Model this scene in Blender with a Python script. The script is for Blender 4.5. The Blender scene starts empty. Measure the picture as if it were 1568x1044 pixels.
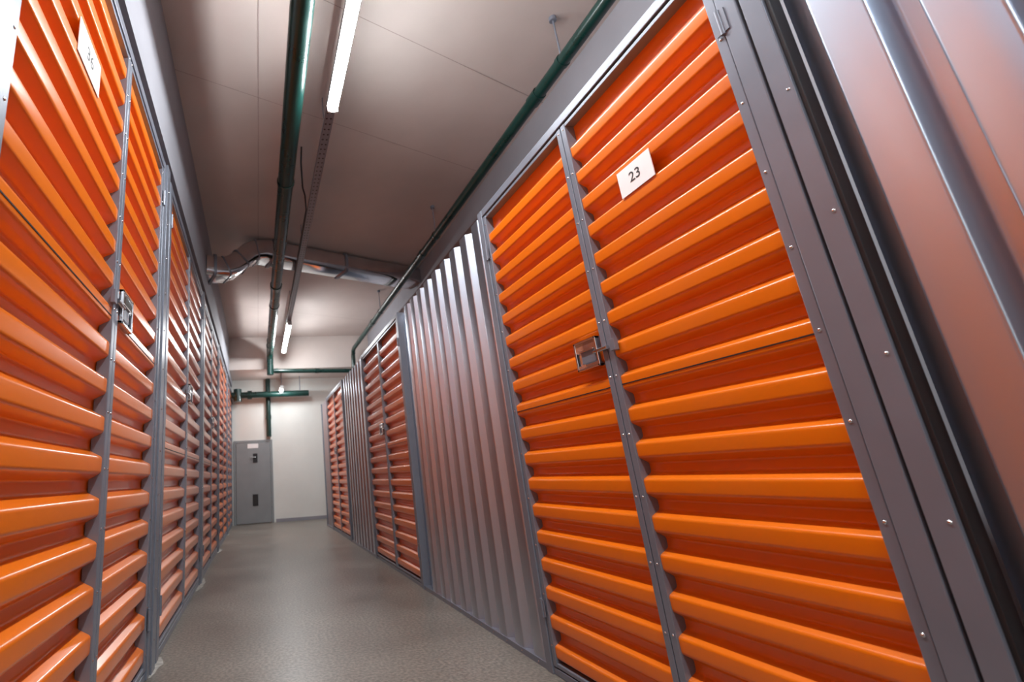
import bpy, bmesh, math, random
from mathutils import Matrix, Vector
random.seed(4)
H0=0.915            # camera height
XR=1.30             # front plane of the right-hand units
XL=-0.57            # front plane of the left-hand units
CEIL=3.915
YB=-3.2; YF=11.5
XWR=2.5
scene=bpy.context.scene
scene.view_settings.view_transform='Standard'
scene.view_settings.look='None'
scene.view_settings.exposure=0.15

# ---------------- materials ----------------
def newmat(name):
    m=bpy.data.materials.new(name); m.use_nodes=True
    nt=m.node_tree; b=nt.nodes['Principled BSDF']
    return m,nt,b
def mat(name,col,rough=0.5,metal=0.0,coat=0.0,nscale=0,namt=0.15,bump=0.0,bscale=None,rvar=0.0,stretch=(1,1,1),aniso=0.0):
    m,nt,b=newmat(name)
    b.inputs['Base Color'].default_value=(*col,1); b.inputs['Roughness'].default_value=rough
    b.inputs['Metallic'].default_value=metal
    b.inputs['Coat Weight'].default_value=coat; b.inputs['Coat Roughness'].default_value=0.14
    if aniso:
        b.inputs['Anisotropic'].default_value=aniso; b.inputs['Anisotropic Rotation'].default_value=0.25
        tg=nt.nodes.new('ShaderNodeTangent'); tg.direction_type='RADIAL'; tg.axis='Z'
        nt.links.new(tg.outputs[0],b.inputs['Tangent'])
    if nscale:
        tc=nt.nodes.new('ShaderNodeTexCoord'); mp=nt.nodes.new('ShaderNodeMapping')
        mp.inputs['Scale'].default_value=stretch
        nt.links.new(tc.outputs['Object'],mp.inputs['Vector'])
        n=nt.nodes.new('ShaderNodeTexNoise'); n.inputs['Scale'].default_value=nscale; n.inputs['Detail'].default_value=6
        nt.links.new(mp.outputs[0],n.inputs['Vector'])
        r=nt.nodes.new('ShaderNodeValToRGB')
        r.color_ramp.elements[0].position=0.3; r.color_ramp.elements[1].position=0.7
        r.color_ramp.elements[0].color=(*[c*(1-namt) for c in col],1)
        r.color_ramp.elements[1].color=(*[min(1,c*(1+namt)) for c in col],1)
        nt.links.new(n.outputs['Fac'],r.inputs[0]); nt.links.new(r.outputs[0],b.inputs['Base Color'])
        if rvar:
            mr=nt.nodes.new('ShaderNodeMapRange'); mr.inputs['From Min'].default_value=.3; mr.inputs['From Max'].default_value=.7
            mr.inputs['To Min'].default_value=rough-rvar; mr.inputs['To Max'].default_value=rough+rvar
            nt.links.new(n.outputs['Fac'],mr.inputs['Value']); nt.links.new(mr.outputs[0],b.inputs['Roughness'])
        if bump:
            n2=nt.nodes.new('ShaderNodeTexNoise'); n2.inputs['Scale'].default_value=bscale or nscale; n2.inputs['Detail'].default_value=4
            nt.links.new(mp.outputs[0],n2.inputs['Vector'])
            bp=nt.nodes.new('ShaderNodeBump'); bp.inputs['Strength'].default_value=bump; bp.inputs['Distance'].default_value=0.01
            nt.links.new(n2.outputs['Fac'],bp.inputs['Height']); nt.links.new(bp.outputs[0],b.inputs['Normal'])
    return m
ORANGE=mat('orange_painted_steel',(0.78,0.168,0.003),0.28,0,0.45,nscale=2,namt=0.02)
GALV=mat('galvanized_steel',(0.50,0.555,0.64),0.29,0.93,0,nscale=3,namt=0.02,stretch=(1,1,0.3),aniso=0.6)
FRAME=mat('grey_steel_frame',(0.20,0.22,0.265),0.32,0.25,0,nscale=6,namt=0.05,rvar=0.02)
CHROME=mat('polished_steel',(0.75,0.75,0.76),0.15,1.0,0,nscale=20,namt=0.05)
DARK=mat('dark_steel',(0.025,0.025,0.028),0.5,0.3,0,nscale=20,namt=0.1)
PIPE=mat('dark_green_paint',(0.004,0.028,0.023),0.30,0,0.12,nscale=6,namt=0.2,rvar=0.06)
DUCT=mat('duct_sheet_steel',(0.66,0.65,0.67),0.13,1.0,0,nscale=5,namt=0.10,rvar=0.03)
CEILM=mat('ceiling_plaster',(0.57,0.505,0.47),0.75,0,0,nscale=0.8,namt=0.12)
SEAM=mat('ceiling_seam',(0.36,0.29,0.27),0.9,nscale=10)
WALLM=mat('wall_plaster',(0.74,0.75,0.71),0.7,0,0,nscale=1.5,namt=0.05,bump=0.05,bscale=40)
WALLG=mat('grey_wall_paint',(0.28,0.28,0.31),0.7,0,0,nscale=1.5,namt=0.1,bump=0.05,bscale=30)
DOORG=mat('grey_door_paint',(0.25,0.27,0.28),0.4,0.1,0,nscale=4,namt=0.06)
WHITE=mat('white_card',(0.86,0.86,0.86),0.5,nscale=20,namt=0.02)
INK=mat('black_ink',(0.02,0.02,0.02),0.5,nscale=20,namt=0.02)
LAMPH=mat('lamp_housing',(0.6,0.6,0.6),0.4,0.2,nscale=10,namt=0.04)
MORTAR=mat('pale_mortar',(0.42,0.40,0.36),0.8,0,0,nscale=30,namt=0.3,bump=0.2,bscale=60)
# concrete floor: soft stains + fine aggregate speckle
def floor_mat():
    m,nt,b=newmat('concrete_floor')
    tc=nt.nodes.new('ShaderNodeTexCoord')
    def noise(sc,det):
        n=nt.nodes.new('ShaderNodeTexNoise'); n.inputs['Scale'].default_value=sc; n.inputs['Detail'].default_value=det
        nt.links.new(tc.outputs['Object'],n.inputs['Vector']); return n
    a=noise(1.6,6); s=noise(60,5)
    r=nt.nodes.new('ShaderNodeValToRGB'); r.color_ramp.elements[0].position=.28; r.color_ramp.elements[1].position=.72
    r.color_ramp.elements[0].color=(.155,.138,.117,1); r.color_ramp.elements[1].color=(.25,.228,.195,1)
    nt.links.new(a.outputs['Fac'],r.inputs[0])
    r2=nt.nodes.new('ShaderNodeValToRGB'); r2.color_ramp.elements[0].position=.38; r2.color_ramp.elements[1].position=.64
    r2.color_ramp.elements[0].color=(.66,.66,.66,1); r2.color_ramp.elements[1].color=(1.28,1.26,1.24,1)
    nt.links.new(s.outputs['Fac'],r2.inputs[0])
    mx=nt.nodes.new('ShaderNodeMix'); mx.data_type='RGBA'; mx.blend_type='MULTIPLY'; mx.inputs[0].default_value=1
    nt.links.new(r.outputs[0],mx.inputs[6]); nt.links.new(r2.outputs[0],mx.inputs[7]); nt.links.new(mx.outputs[2],b.inputs['Base Color'])
    mr=nt.nodes.new('ShaderNodeMapRange'); mr.inputs['From Min'].default_value=.3; mr.inputs['From Max'].default_value=.7
    mr.inputs['To Min'].default_value=.32; mr.inputs['To Max'].default_value=.40
    nt.links.new(a.outputs['Fac'],mr.inputs['Value']); nt.links.new(mr.outputs[0],b.inputs['Roughness'])
    bp=nt.nodes.new('ShaderNodeBump'); bp.inputs['Strength'].default_value=.1; bp.inputs['Distance'].default_value=.004
    nt.links.new(s.outputs['Fac'],bp.inputs['Height']); nt.links.new(bp.outputs[0],b.inputs['Normal'])
    return m
FLOORM=floor_mat()
def emis(name,s):
    m,nt,b=newmat(name)
    b.inputs['Base Color'].default_value=(1,1,1,1)
    b.inputs['Emission Color'].default_value=(0.94,0.975,1.0,1); b.inputs['Emission Strength'].default_value=s
    return m
LED=emis('led_diffuser',128)

# ---------------- mesh builder ----------------
class MB:
    def __init__(s): s.v=[]; s.f=[]; s.m=[]; s.sm=[]; s.mats=[]
    def mi(s,m):
        if m not in s.mats: s.mats.append(m)
        return s.mats.index(m)
    def add(s,vs,fs,m,smooth=False):
        o=len(s.v); s.v+= [tuple(v) for v in vs]; k=s.mi(m)
        for f in fs: s.f.append([i+o for i in f]); s.m.append(k); s.sm.append(smooth)
    def box(s,a,b,m):
        x0,x1=sorted((a[0],b[0])); y0,y1=sorted((a[1],b[1])); z0,z1=sorted((a[2],b[2]))
        vs=[(x0,y0,z0),(x1,y0,z0),(x1,y1,z0),(x0,y1,z0),(x0,y0,z1),(x1,y0,z1),(x1,y1,z1),(x0,y1,z1)]
        s.add(vs,[(0,3,2,1),(4,5,6,7),(0,1,5,4),(1,2,6,5),(2,3,7,6),(3,0,4,7)],m)
    def cyl(s,p,q,r,m,n=24,r2=None,smooth=True):
        p=Vector(p);q=Vector(q);d=(q-p).normalized(); r2=r if r2 is None else r2
        u=d.orthogonal().normalized(); w=d.cross(u)
        vs=[];
        for c,rr in ((p,r),(q,r2)):
            for i in range(n):
                a=2*math.pi*i/n; vs.append(c+rr*(math.cos(a)*u+math.sin(a)*w))
        s.add(vs,[(i,(i+1)%n,n+(i+1)%n,n+i) for i in range(n)],m,smooth)
        s.add(vs[:n],[tuple(range(n))[::-1]],m); s.add(vs[n:],[tuple(range(n))],m)
    def tube(s,pts,r,m,n=20):
        pts=[Vector(p) for p in pts]; rings=[]; u=None
        for i,p in enumerate(pts):
            t=((pts[min(i+1,len(pts)-1)]-p).normalized()+(p-pts[max(i-1,0)]).normalized()).normalized()
            u=t.orthogonal().normalized() if u is None else (u-t*u.dot(t)).normalized()
            w=t.cross(u)
            rings.append([p+r*(math.cos(2*math.pi*k/n)*u+math.sin(2*math.pi*k/n)*w) for k in range(n)])
        vs=[v for R in rings for v in R]; fs=[]
        for i in range(len(rings)-1):
            for k in range(n): fs.append((i*n+k,i*n+(k+1)%n,(i+1)*n+(k+1)%n,(i+1)*n+k))
        s.add(vs,fs,m,True); s.add(rings[0],[tuple(range(n))[::-1]],m); s.add(rings[-1],[tuple(range(n))],m)
    def dome(s,c,ax,r,m,n=8):
        c=Vector(c);ax=Vector(ax).normalized();u=ax.orthogonal().normalized();w=ax.cross(u)
        vs=[]
        for rr,h in ((r,0),(r*.8,r*.35),(r*.4,r*.55)):
            for i in range(n):
                a=2*math.pi*i/n; vs.append(c+rr*(math.cos(a)*u+math.sin(a)*w)+ax*h)
        fs=[(k*n+i,k*n+(i+1)%n,(k+1)*n+(i+1)%n,(k+1)*n+i) for k in range(2) for i in range(n)]
        fs.append(tuple(range(2*n,3*n)))
        s.add(vs,fs,m,True)
    def obj(s,name,parent=None,bevel=0):
        me=bpy.data.meshes.new(name); me.from_pydata(s.v,[],s.f)
        for m in s.mats: me.materials.append(m)
        me.polygons.foreach_set('material_index',s.m); me.polygons.foreach_set('use_smooth',s.sm)
        me.update()
        o=bpy.data.objects.new(name,me); scene.collection.objects.link(o)
        if parent: o.parent=parent
        if bevel:
            b=o.modifiers.new('bevel','BEVEL'); b.width=bevel; b.segments=2; b.limit_method='ANGLE'
        return o
def empty(name,loc):
    e=bpy.data.objects.new(name,None); e.empty_display_size=0.2; scene.collection.objects.link(e)
    return e

def fillet(pts,r,n=4):
    out=[pts[0]]
    for i in range(1,len(pts)-1):
        p0,p,p1=Vector(pts[i-1]),Vector(pts[i]),Vector(pts[i+1])
        a=(p0-p);b=(p1-p); ra=min(r,a.length*.45); rb=min(r,b.length*.45)
        A=p+a.normalized()*ra; B=p+b.normalized()*rb
        for k in range(n+1):
            t=k/n; out.append(tuple((1-t)**2*A+2*t*(1-t)*p+t*t*B))
    out.append(pts[-1]); return out

def slat_profile(z0,z1,p,D):
    pts=[(D,z0)]; z=z0+0.01
    while z+p*0.77<z1:
        pts+=[(D,z+p*.02),(0.001,z+p*.18),(0,z+p*.57),(D,z+p*.75)]
        z+=p
    pts.append((D,z1)); return fillet(pts,p*.065,5)
def rib_profile(y0,y1,p,ridge,slope,D,first=0.0):
    pts=[(D,y0)]; y=y0+0.008+first
    while y+ridge+2*slope<y1:
        pts+=[(D,y),(0,y+slope),(0,y+slope+ridge),(D,y+2*slope+ridge)]
        y+=p
    pts.append((D,y1)); return fillet(pts,0.006,4)

def sheet_h(mb,xf,side,y0,y1,prof,m):   # horizontal slats
    vs=[];n=len(prof)
    for y in (y0,y1):
        for d,z in prof: vs.append((xf+side*d,y,z))
    mb.add(vs,[(i,i+1,n+i+1,n+i) if side<0 else (i,n+i,n+i+1,i+1) for i in range(n-1)],m,True)
def sheet_v(mb,xf,side,z0,z1,prof,m):
    vs=[];n=len(prof)
    for z in (z0,z1):
        for d,y in prof: vs.append((xf+side*d,y,z))
    mb.add(vs,[(i,i+1,n+i+1,n+i) for i in range(n-1)],m,True)

# ---------------- storage unit doors ----------------
def text_child(body,loc,side,size,parent):
    cu=bpy.data.curves.new('number_text','FONT'); cu.body=body; cu.size=size; cu.align_x='CENTER'; cu.align_y='CENTER'; cu.extrude=0.0004
    cu.materials.append(INK)
    t=bpy.data.objects.new('number_text',cu); scene.collection.objects.link(t); t.location=loc
    if side>0:  # faces -X ; reading direction -Y
        M=Matrix(((0,0,-1),(-1,0,0),(0,1,0)))
    else:
        M=Matrix(((0,0,1),(1,0,0),(0,1,0)))
    t.rotation_euler=M.to_euler(); t.parent=parent

def double_door(side,y0,y1,ys,h,pitch,sc=1.0,plate=None,latch_z=1.31,latch_leaf=1,seam_z=1.17):
    xf=XR if side>0 else XL
    X=lambda d: xf+side*d
    E=empty('storage_unit_door',(xf,(y0+y1)/2,0))
    fw=0.048*sc
    fr=MB()
    for a in (y0,y1-fw):
        fr.box((X(-0.012),a,0),(X(0.06),a+fw,h),FRAME)
    fr.box((X(-0.010),y0+fw,h-fw*.85),(X(0.06),y1-fw,h),FRAME)
    fr.box((X(-0.004),y0+fw,0),(X(0.06),y1-fw,0.03*sc),FRAME)
    fr.obj('outer_frame',E,0.003)
    zb=0.036*sc; zt=h-fw*.85-0.006
    g=0.004*sc; ew=0.026*sc
    D=0.037*sc
    rv=MB()
    for k,(a,b) in enumerate(((y0+fw+g,ys-g*.5),(ys+g*.5,y1-fw-g))):
        sh=MB()
        sheet_h(sh,xf,side,a+ew*.5,b-ew*.5,slat_profile(zb+.004,zt-.004,pitch,D),ORANGE)
        # lap joint between the two sheets (thin shadow line on the nearest slat face)
        zl=zb+.014+pitch*(round((seam_z-zb-.014)/pitch)+.30)
        sh.box((X(-0.001),a+ew,zl),(X(0.002),b-ew,zl+0.0035*sc),DARK)
        sh.obj('slatted_leaf_%d'%(k+1),E)
        ed=MB()
        ed.box((X(-0.006),a,zb),(X(0.044),a+ew,zt),FRAME)
        ed.box((X(-0.006),b-ew,zb),(X(0.044),b,zt),FRAME)
        ed.box((X(-0.004),a+ew,zt-0.016*sc),(X(0.044),b-ew,zt),FRAME)
        ed.box((X(-0.004),a+ew,zb),(X(0.044),b-ew,zb+0.016*sc),FRAME)
        ed.obj('leaf_edge_%d'%(k+1),E,0.002)
        n=int(h/0.21)
        for i in range(n):
            z=0.12+i*(h-.22)/(n-1)
            yy=a+ew*.5 if k==0 else b-ew*.5
            rv.dome((X(-0.006),yy,z),(-side,0,0),0.0045*sc,CHROME)
            yy=b-ew*.5 if k==0 else a+ew*.5
            rv.dome((X(-0.006),yy,z+.03),(-side,0,0),0.004*sc,CHROME)
    rv.obj('rivets',E)
    # hinges
    hg=MB()
    for z in (0.27,h-0.27):
        for yy in (y0+fw,y1-fw):
            hg.cyl((X(-0.014),yy,z-.04*sc),(X(-0.014),yy,z+.04*sc),0.006*sc,FRAME,12)
            hg.box((X(-0.015),yy-.018*sc,z-.035*sc),(X(-0.0115),yy+.018*sc,z+.035*sc),FRAME)
    hg.obj('hinges',E)
    # latch : recessed rectangular dish with rim, flat pull plate, short bolt into a staple
    sgn=1 if latch_leaf==1 else -1
    yc=ys+sgn*0.105*sc
    l=MB(); w=0.066*sc; hh=0.058*sc; t=0.009*sc; z=latch_z
    l.box((X(-.002),yc-w,z-hh),(X(0.004),yc+w,z+hh),CHROME)
    for (a,b,c,d) in ((yc-w,yc+w,z+hh-t,z+hh),(yc-w,yc+w,z-hh,z-hh+t),(yc-w,yc-w+t,z-hh,z+hh),(yc+w-t,yc+w,z-hh,z+hh)):
        l.box((X(-0.020),a,c),(X(0.0),b,d),CHROME)
    l.box((X(-0.010),yc-w*.62,z-hh*.55),(X(-0.003),yc+w*.62,z+hh*.30),FRAME)
    l.box((X(-0.016),yc-w*.62,z+hh*.22),(X(-0.003),yc+w*.62,z+hh*.34),CHROME)
    l.cyl((X(-0.013),yc-sgn*w*.6,z),(X(-0.013),yc-sgn*w*1.75,z),0.008*sc,CHROME,14)
    l.box((X(-0.022),ys-sgn*0.045*sc-.012*sc,z-.022*sc),(X(-0.004),ys-sgn*0.045*sc+.012*sc,z+.022*sc),FRAME)
    l.obj('latch',E,0.0015)
    if plate:
        ya,yb,za,zb2,txt=plate
        p=MB(); p.box((X(-0.004),ya,za),(X(-0.001),yb,zb2),WHITE)
        p.obj('number_plate',E)
        text_child(txt,(X(-0.0045),(ya+yb)/2,(za+zb2)/2),side,(zb2-za)*.52,E)
    return E

pR=0.120
double_door(+1,0.842,2.385,1.588,2.325,pR,1.0,plate=(1.213,1.362,1.796,1.896,'23'),latch_z=1.312)
double_door(+1,4.12,5.80,4.93,2.325,pR,1.0,latch_z=1.35)
double_door(+1,7.28,9.05,8.15,2.325,pR,1.0)
hL=2.95; pL=0.148
double_door(-1,0.95,2.93,2.005,hL,pL,1.3,plate=(1.41,1.63,2.335,2.475,'36'),latch_z=1.66,seam_z=1.66-.12)
double_door(-1,3.10,5.22,4.16,hL,pL,1.3,latch_z=1.66)
double_door(-1,5.36,7.42,6.39,hL,pL,1.3,latch_z=1.66)
double_door(-1,7.56,9.60,8.58,hL,pL,1.3,latch_z=1.66)
double_door(-1,9.70,11.45,10.58,hL,pL,1.3,latch_z=1.66)
double_door(-1,-1.2,0.80,-0.2,hL,pL,1.3,latch_z=1.66)

# ---------------- corrugated partitions ----------------
def partition(side,y0,y1,h,sc=1.0,first=0.0,p=.178,ridge=.085,slope=.024,D=.045):
    xf=XR if side>0 else XL
    X=lambda d: xf+side*d
    mb=MB()
    sheet_v(mb,xf,side,0.02,h,rib_profile(y0,y1,p*sc,ridge*sc,slope*sc,D*sc,first),GALV)
    mb.box((X(-0.006),y0,0),(X(0.05),y1,0.028),FRAME)
    o=mb.obj('corrugated_steel_partition')
    r=MB()
    y=y0+.07
    while y<y1:
        r.dome((X(-0.007),y,.014),(-side,0,0),.004,CHROME); y+=.155
    r.obj('base_rivets',o)
    return o
partition(+1,2.389,4.116,2.31)
partition(+1,5.804,7.276,2.31)
partition(+1,9.054,9.90,2.31)
# near right partition with corner angle trim
o=partition(+1,-1.95,0.784,3.1,first=0.077,p=.155,ridge=.088,slope=.016,D=.05)
t=MB()
t.box((XR-.012,.788,0),(XR+.03,.834,3.1),FRAME); t.box((XR-.004,.778,0),(XR+.03,.788,3.1),DARK); t.box((XR-.004,.834,0),(XR+.03,.842,3.1),DARK)
for i in range(9): t.dome((XR-.012,.80,.1+i*.33),(-1,0,0),.0045,CHROME)
t.obj('corner_angle_trim',o,0.002)
# left posts between the frames
for a,b in ((2.934,3.096),(5.224,5.356),(7.424,7.556),(9.604,9.696),(0.804,0.946)):
    p=MB()
    p.box((XL+.02,a,0),(XL-.06,a+(b-a)*.55,hL+.02),FRAME)
    p.box((XL+.008,a+(b-a)*.58,0),(XL-.06,b,hL+.01),FRAME)
    for i in range(12): p.dome((XL+.02,a+(b-a)*.28,.15+i*.24),(1,0,0),.006,CHROME)
    p.obj('steel_post',None,0.003)
# end partition of the right-hand block
mb=MB(); mb.box((XR+.05,9.86,0),(XWR-.01,9.90,2.31),GALV); mb.box((XR,9.86,0),(XR+.05,9.91,2.33),FRAME); mb.obj('end_panel')

# ---------------- room shell ----------------
m=MB(); m.box((-0.75,YB,-0.1),(XWR+.1,YF+.1,0),FLOORM)
# ragged pale mortar residue along the foot of the left units
def ragged(y0,y1,w):
    n=max(4,int((y1-y0)/.03)); vs=[]
    for i in range(n+1):
        y=y0+(y1-y0)*i/n; e=math.sin(math.pi*i/n)
        vs.append((XL-.01,y,.0015)); vs.append((XL+.022+w*e*random.uniform(.3,1),y,.0015))
    m.add(vs,[(2*i,2*i+1,2*i+3,2*i+2) for i in range(n)],MORTAR)
for a,b,w in ((2.9,3.2,.035),(4.9,5.5,.04),(7.3,7.7,.04),(9.5,9.8,.03)): ragged(a,b,w)
m.obj('floor')
m=MB(); m.box((-0.75,YB,CEIL),(XWR+.1,YF+.1,CEIL+.1),CEILM)
# board joints
def seam(p,q,w=.012):
    p=Vector(p);q=Vector(q);d=(q-p).normalized();n=Vector((-d.y,d.x,0))*w/2
    vs=[p-n,q-n,q+n,p+n]; vs=[(v.x,v.y,CEIL-.002) for v in vs]
    m.add(vs,[(0,1,2,3)],SEAM)
for y in (-1.0,2.05,3.1,8.2): seam((-.56,y,0),(XWR,y+1.15,0),.005)
for x in (0.06,): seam((x,YB,0),(x,10.3,0),.005)
m.obj('ceiling')
m=MB(); m.box((XL+.012,10.35,3.2),(XWR,YF,CEIL),CEILM); m.obj('wall_bulkhead')
m=MB(); m.box((-0.85,YB,0),(-0.75,YF+.1,CEIL),WALLG); m.obj('wall_left')
m=MB(); m.box((-0.75,YB,hL+.10),(XL+.012,YF,CEIL),WALLG); m.obj('concrete_beam')
m=MB(); m.box((XWR,YB,0),(XWR+.1,YF+.1,CEIL),WALLG); m.obj('wall_right')
m=MB(); m.box((-0.75,YF,0),(XWR,YF+.1,CEIL),WALLM); m.obj('wall_far')
m=MB(); m.box((-0.75,YB-.1,0),(XWR,YB,CEIL),WALLM); m.obj('wall_near')
m=MB(); m.box((0.38,YF-.012,0),(XWR,YF,0.07),WALLG); m.obj('baseboard_far')

# ---------------- far metal door ----------------
E=empty('metal_service_door',(0,0,0))
m=MB(); x0,x1,zt=-.53,.34,1.80
m.box((x0,YF-.03,0),(x0+.05,YF-.001,zt),DOORG); m.box((x1-.05,YF-.03,0),(x1,YF-.001,zt),DOORG); m.box((x0+.05,YF-.03,zt-.05),(x1-.05,YF-.001,zt),DOORG)
m.obj('door_frame',E,.003)
m=MB(); m.box((x0+.055,YF-.045,.015),(x1-.055,YF-.008,zt-.055),DOORG); m.obj('door_leaf',E,.005)
m=MB(); m.box((-.22,YF-.05,1.62),(.02,YF-.046,1.72),WHITE); m.obj('door_sign',E)
m=MB(); m.box((-.10,YF-.055,1.30),(.0,YF-.046,1.50),DARK); m.cyl((-.05,YF-.055,1.42),(-.05,YF-.09,1.42),.012,CHROME); m.cyl((-.05,YF-.09,1.42),(-.16,YF-.09,1.42),.012,CHROME); m.obj('door_handle',E)
m=MB(); m.box((-.12,YF-.055,.38),(.0,YF-.046,.62),DARK); m.box((-.09,YF-.058,.42),(-.03,YF-.055,.58),INK); m.obj('lower_lock',E)

# ---------------- pipes ----------------
def R(z): return z+H0
def pipe(name,pts,r,flanges=(),hangers=()):
    m=MB(); m.tube(pts,r,PIPE)
    for (p,d) in flanges:
        p=Vector(p);d=Vector(d).normalized(); m.cyl(p-d*.05,p+d*.05,r*1.16,PIPE); 
    for p in hangers:
        p=Vector(p); m.cyl(p-Vector((0,.015,0)),p+Vector((0,.015,0)),r*1.12,PIPE)
        m.cyl(p+Vector((0,0,r)),(p.x,p.y,CEIL),.006,FRAME,8)
        m.cyl((p.x,p.y,CEIL-.03),(p.x,p.y,CEIL),.025,FRAME,10)
    m.obj(name)
pz=R(2.6)
pipe('sprinkler_main_pipe',[(.30,YB+.01,pz),(.30,9.98,pz),(.30,10.07,pz-.02),(.30,10.13,pz-.07),(.30,10.16,pz-.16),(.30,10.16,R(2.12))],.072,
     [((.30,y,pz),(0,1,0)) for y in (-1,6.4,9.6)],[(.30,y,pz) for y in (.6,3.9,7.2,9.2)])
qz=R(2.62)
pipe('sprinkler_branch_pipe',[(2.10,YB+.01,qz),(2.10,9.98,qz),(2.10,10.08,qz-.03),(2.10,10.14,qz-.12),(2.10,10.16,R(2.28)),(2.10,10.17,R(2.12))],.045,
     [((2.1,y,qz),(0,1,0)) for y in (2.75,5.4,8.2)],[(2.10,y,qz) for y in (2.42,4.9,7.6)])
pipe('sprinkler_cross_pipe',[(.375,10.17,R(2.2)),(2.053,10.17,R(2.16))],.045,[((.43,10.17,R(2.2)),(1,0,0)),((1.3,10.17,R(2.18)),(1,0,0))])
pipe('sprinkler_drop_pipe',[(.27,11.43,3.2),(.27,11.43,1.86)],.055,[((.27,11.43,2.3),(0,0,1))])
m=MB(); m.tube([(-.55,11.2,R(1.88)),(1.2,11.2,R(1.88))],.07,PIPE); m.cyl((-.42,11.2,R(1.74)),(-.42,11.2,R(2.02)),.09,PIPE); m.cyl((-.2,11.2,R(1.88)),(-.1,11.2,R(1.88)),.1,PIPE)
m.cyl((1.0,11.2,R(1.88)),(1.0,11.2,3.2),.01,FRAME,8); m.obj('sprinkler_valve_pipe')

# ---------------- LED lights and perforated channel ----------------
LX=.582; lz=R(2.55)
def led(y0,y1,z=lz,x=LX,rod=False):
    E=empty('led_batten_light',(0,0,0))
    m=MB(); m.box((x-.036,y0,z+.012),(x+.036,y1,z+.05),LAMPH); m.box((x-.038,y0-.02,z-.03),(x+.038,y0,z+.05),LAMPH); m.box((x-.038,y1,z-.03),(x+.038,y1+.02,z+.05),LAMPH)
    if rod:
        for yy in (y0+.1,y1-.1): m.cyl((x,yy,z+.05),(x,yy,3.199),.006,FRAME,8)
    m.obj('housing',E,.003)
    m=MB(); n=10; vs=[]
    for y in (y0,y1):
        for k in range(n+1):
            a=math.pi*k/n; vs.append((x-.038*math.cos(a),y,z+.012-.046*math.sin(a)))
    m.add(vs,[(k,k+1,n+2+k,n+1+k) for k in range(n)],LED,True)
    m.obj('diffuser',E)
led(0.45,2.89); led(8.0,9.9); led(-2.6,-.9); led(10.7,11.05,R(1.93),.56,True)
m=MB(); ca=lz+.052; 
m.box((LX-.035,YB+.01,ca+.004),(LX+.035,10.3,ca+.007),FRAME); m.box((LX-.035,YB+.01,ca),(LX-.032,10.3,ca+.035),FRAME); m.box((LX+.032,YB+.01,ca),(LX+.035,10.3,ca+.035),FRAME)
y=2.95
while y<7.95:
    for xx in (-.016,.016):
        m.cyl((LX+xx,y,ca+.003),(LX+xx,y,ca+.0041),.008,INK,8)
    y+=.06
for y in (-1.6,1.2,3.3,5.4,7.6,9.9):
    m.cyl((LX,y,ca+.007),(LX,y,CEIL),.005,FRAME,8)
m.obj('perforated_mounting_channel')
m=MB(); m.tube([(.46,3.9,CEIL-.02),(.46,4.0,CEIL-.12),(.47,4.05,ca+.04),(.5,4.15,ca+.02),(.535,4.4,ca+.015),(.535,8.1,ca+.015)],.008,DARK,8); m.obj('power_cable')

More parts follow.
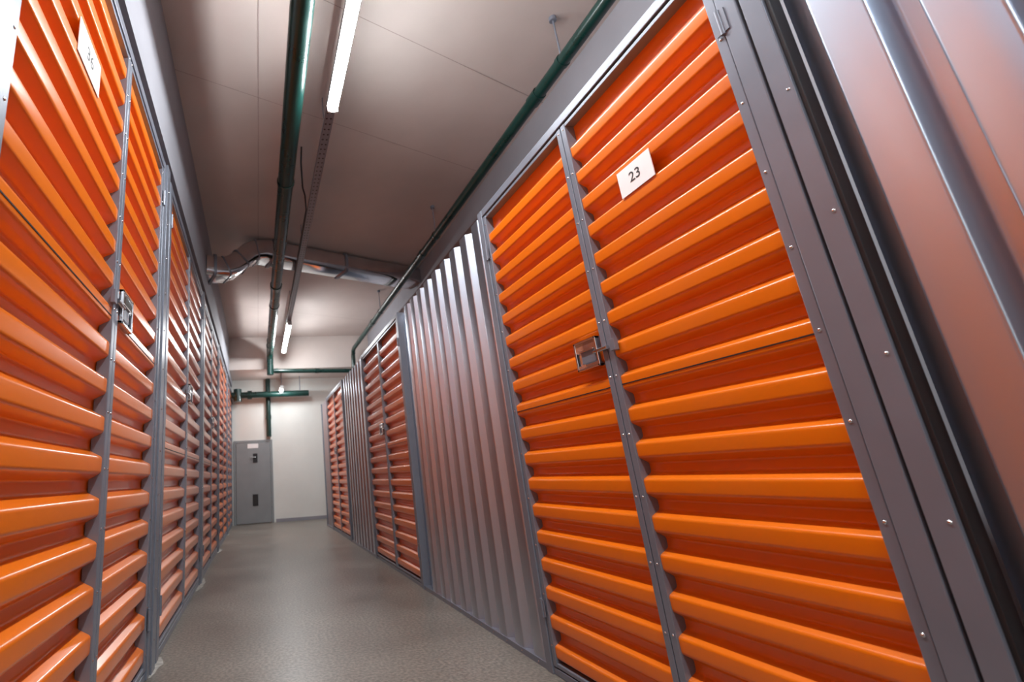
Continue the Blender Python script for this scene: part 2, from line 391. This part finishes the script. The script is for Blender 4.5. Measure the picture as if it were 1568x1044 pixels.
# ---------------- air duct ----------------
m=MB()
cen=[(-.60,5.60,R(2.50)),(-.48,5.64,R(2.50)),(-.38,5.68,R(2.515)),(-.28,5.72,R(2.57)),(-.19,5.76,R(2.66)),(-.10,5.79,R(2.76)),(0,5.83,R(2.82)),(.10,5.86,R(2.845)),(.22,5.91,R(2.85))]
hw=.17;hh=.125
def ductsweep(cen,mt=None):
    rings=[]; rc=.055
    sec=[]
    for cxs,cus,a0 in ((1,1,0),(-1,1,90),(-1,-1,180),(1,-1,270)):
        for j in range(5):
            a=math.radians(a0+j*22.5); sec.append((cxs*(hw-rc)+rc*math.cos(a),cus*(hh-rc)+rc*math.sin(a)))
    n=len(sec)
    for i,c in enumerate(cen):
        c=Vector(c); a=Vector(cen[max(i-1,0)]); b=Vector(cen[min(i+1,len(cen)-1)]); t=(b-a).normalized()
        s=Vector((-t.y,t.x,0)).normalized(); u=t.cross(s).normalized()
        if u.z<0: u=-u
        rings.append([c+s*x+u*y for x,y in sec])
    vs=[v for r in rings for v in r]; fs=[]
    for i in range(len(rings)-1):
        for k in range(n): fs.append((n*i+k,n*i+(k+1)%n,n*i+n+(k+1)%n,n*i+n+k))
    m.add(vs,fs,mt or DUCT,True)
    m.add(rings[0],[tuple(range(n))],mt or DUCT); m.add(rings[-1],[tuple(range(n))],mt or DUCT)
ductsweep(cen)
ductsweep([(.22,5.91,R(2.85)),(2.46,6.75,R(2.85))])
def lerp(p,q,t): return tuple(p[i]+(q[i]-p[i])*t for i in range(3))
hw+=.008;hh+=.008
for i in (2,4,6): ductsweep([lerp(cen[i],cen[i+1],-.06),lerp(cen[i],cen[i+1],.06)],FRAME)
hw+=.010;hh+=.010
for p,q in (((.20,5.903,R(2.85)),(.235,5.915,R(2.85))),((1.2,6.278,R(2.85)),(1.235,6.29,R(2.85))),((-.52,5.63,R(2.5)),(-.49,5.64,R(2.5)))):
    ductsweep([p,q],FRAME)
m.obj('air_duct')

# ---------------- world, camera ----------------
w=bpy.data.worlds.new('world'); scene.world=w; w.use_nodes=True
w.node_tree.nodes['Background'].inputs[0].default_value=(.5,.55,.6,1); w.node_tree.nodes['Background'].inputs[1].default_value=.05
cam=bpy.data.cameras.new('camera'); co=bpy.data.objects.new('camera',cam); scene.collection.objects.link(co)
cx=Vector((.9875,-.1459,-.0602)).normalized(); fwd=Vector((.1567,.9514,.2652)); fwd=(fwd-cx*fwd.dot(cx)).normalized(); up=cx.cross(fwd)
M=Matrix((( cx.x,up.x,-fwd.x),(cx.y,up.y,-fwd.y),(cx.z,up.z,-fwd.z))).to_4x4()
M.translation=(0,0,H0); co.matrix_world=M
cam.sensor_width=36; cam.lens=762.7/1600*36; cam.shift_x=.175; cam.shift_y=0; cam.clip_start=.02
cam.dof.use_dof=True; cam.dof.focus_distance=1.9; cam.dof.aperture_fstop=2.8
scene.camera=co
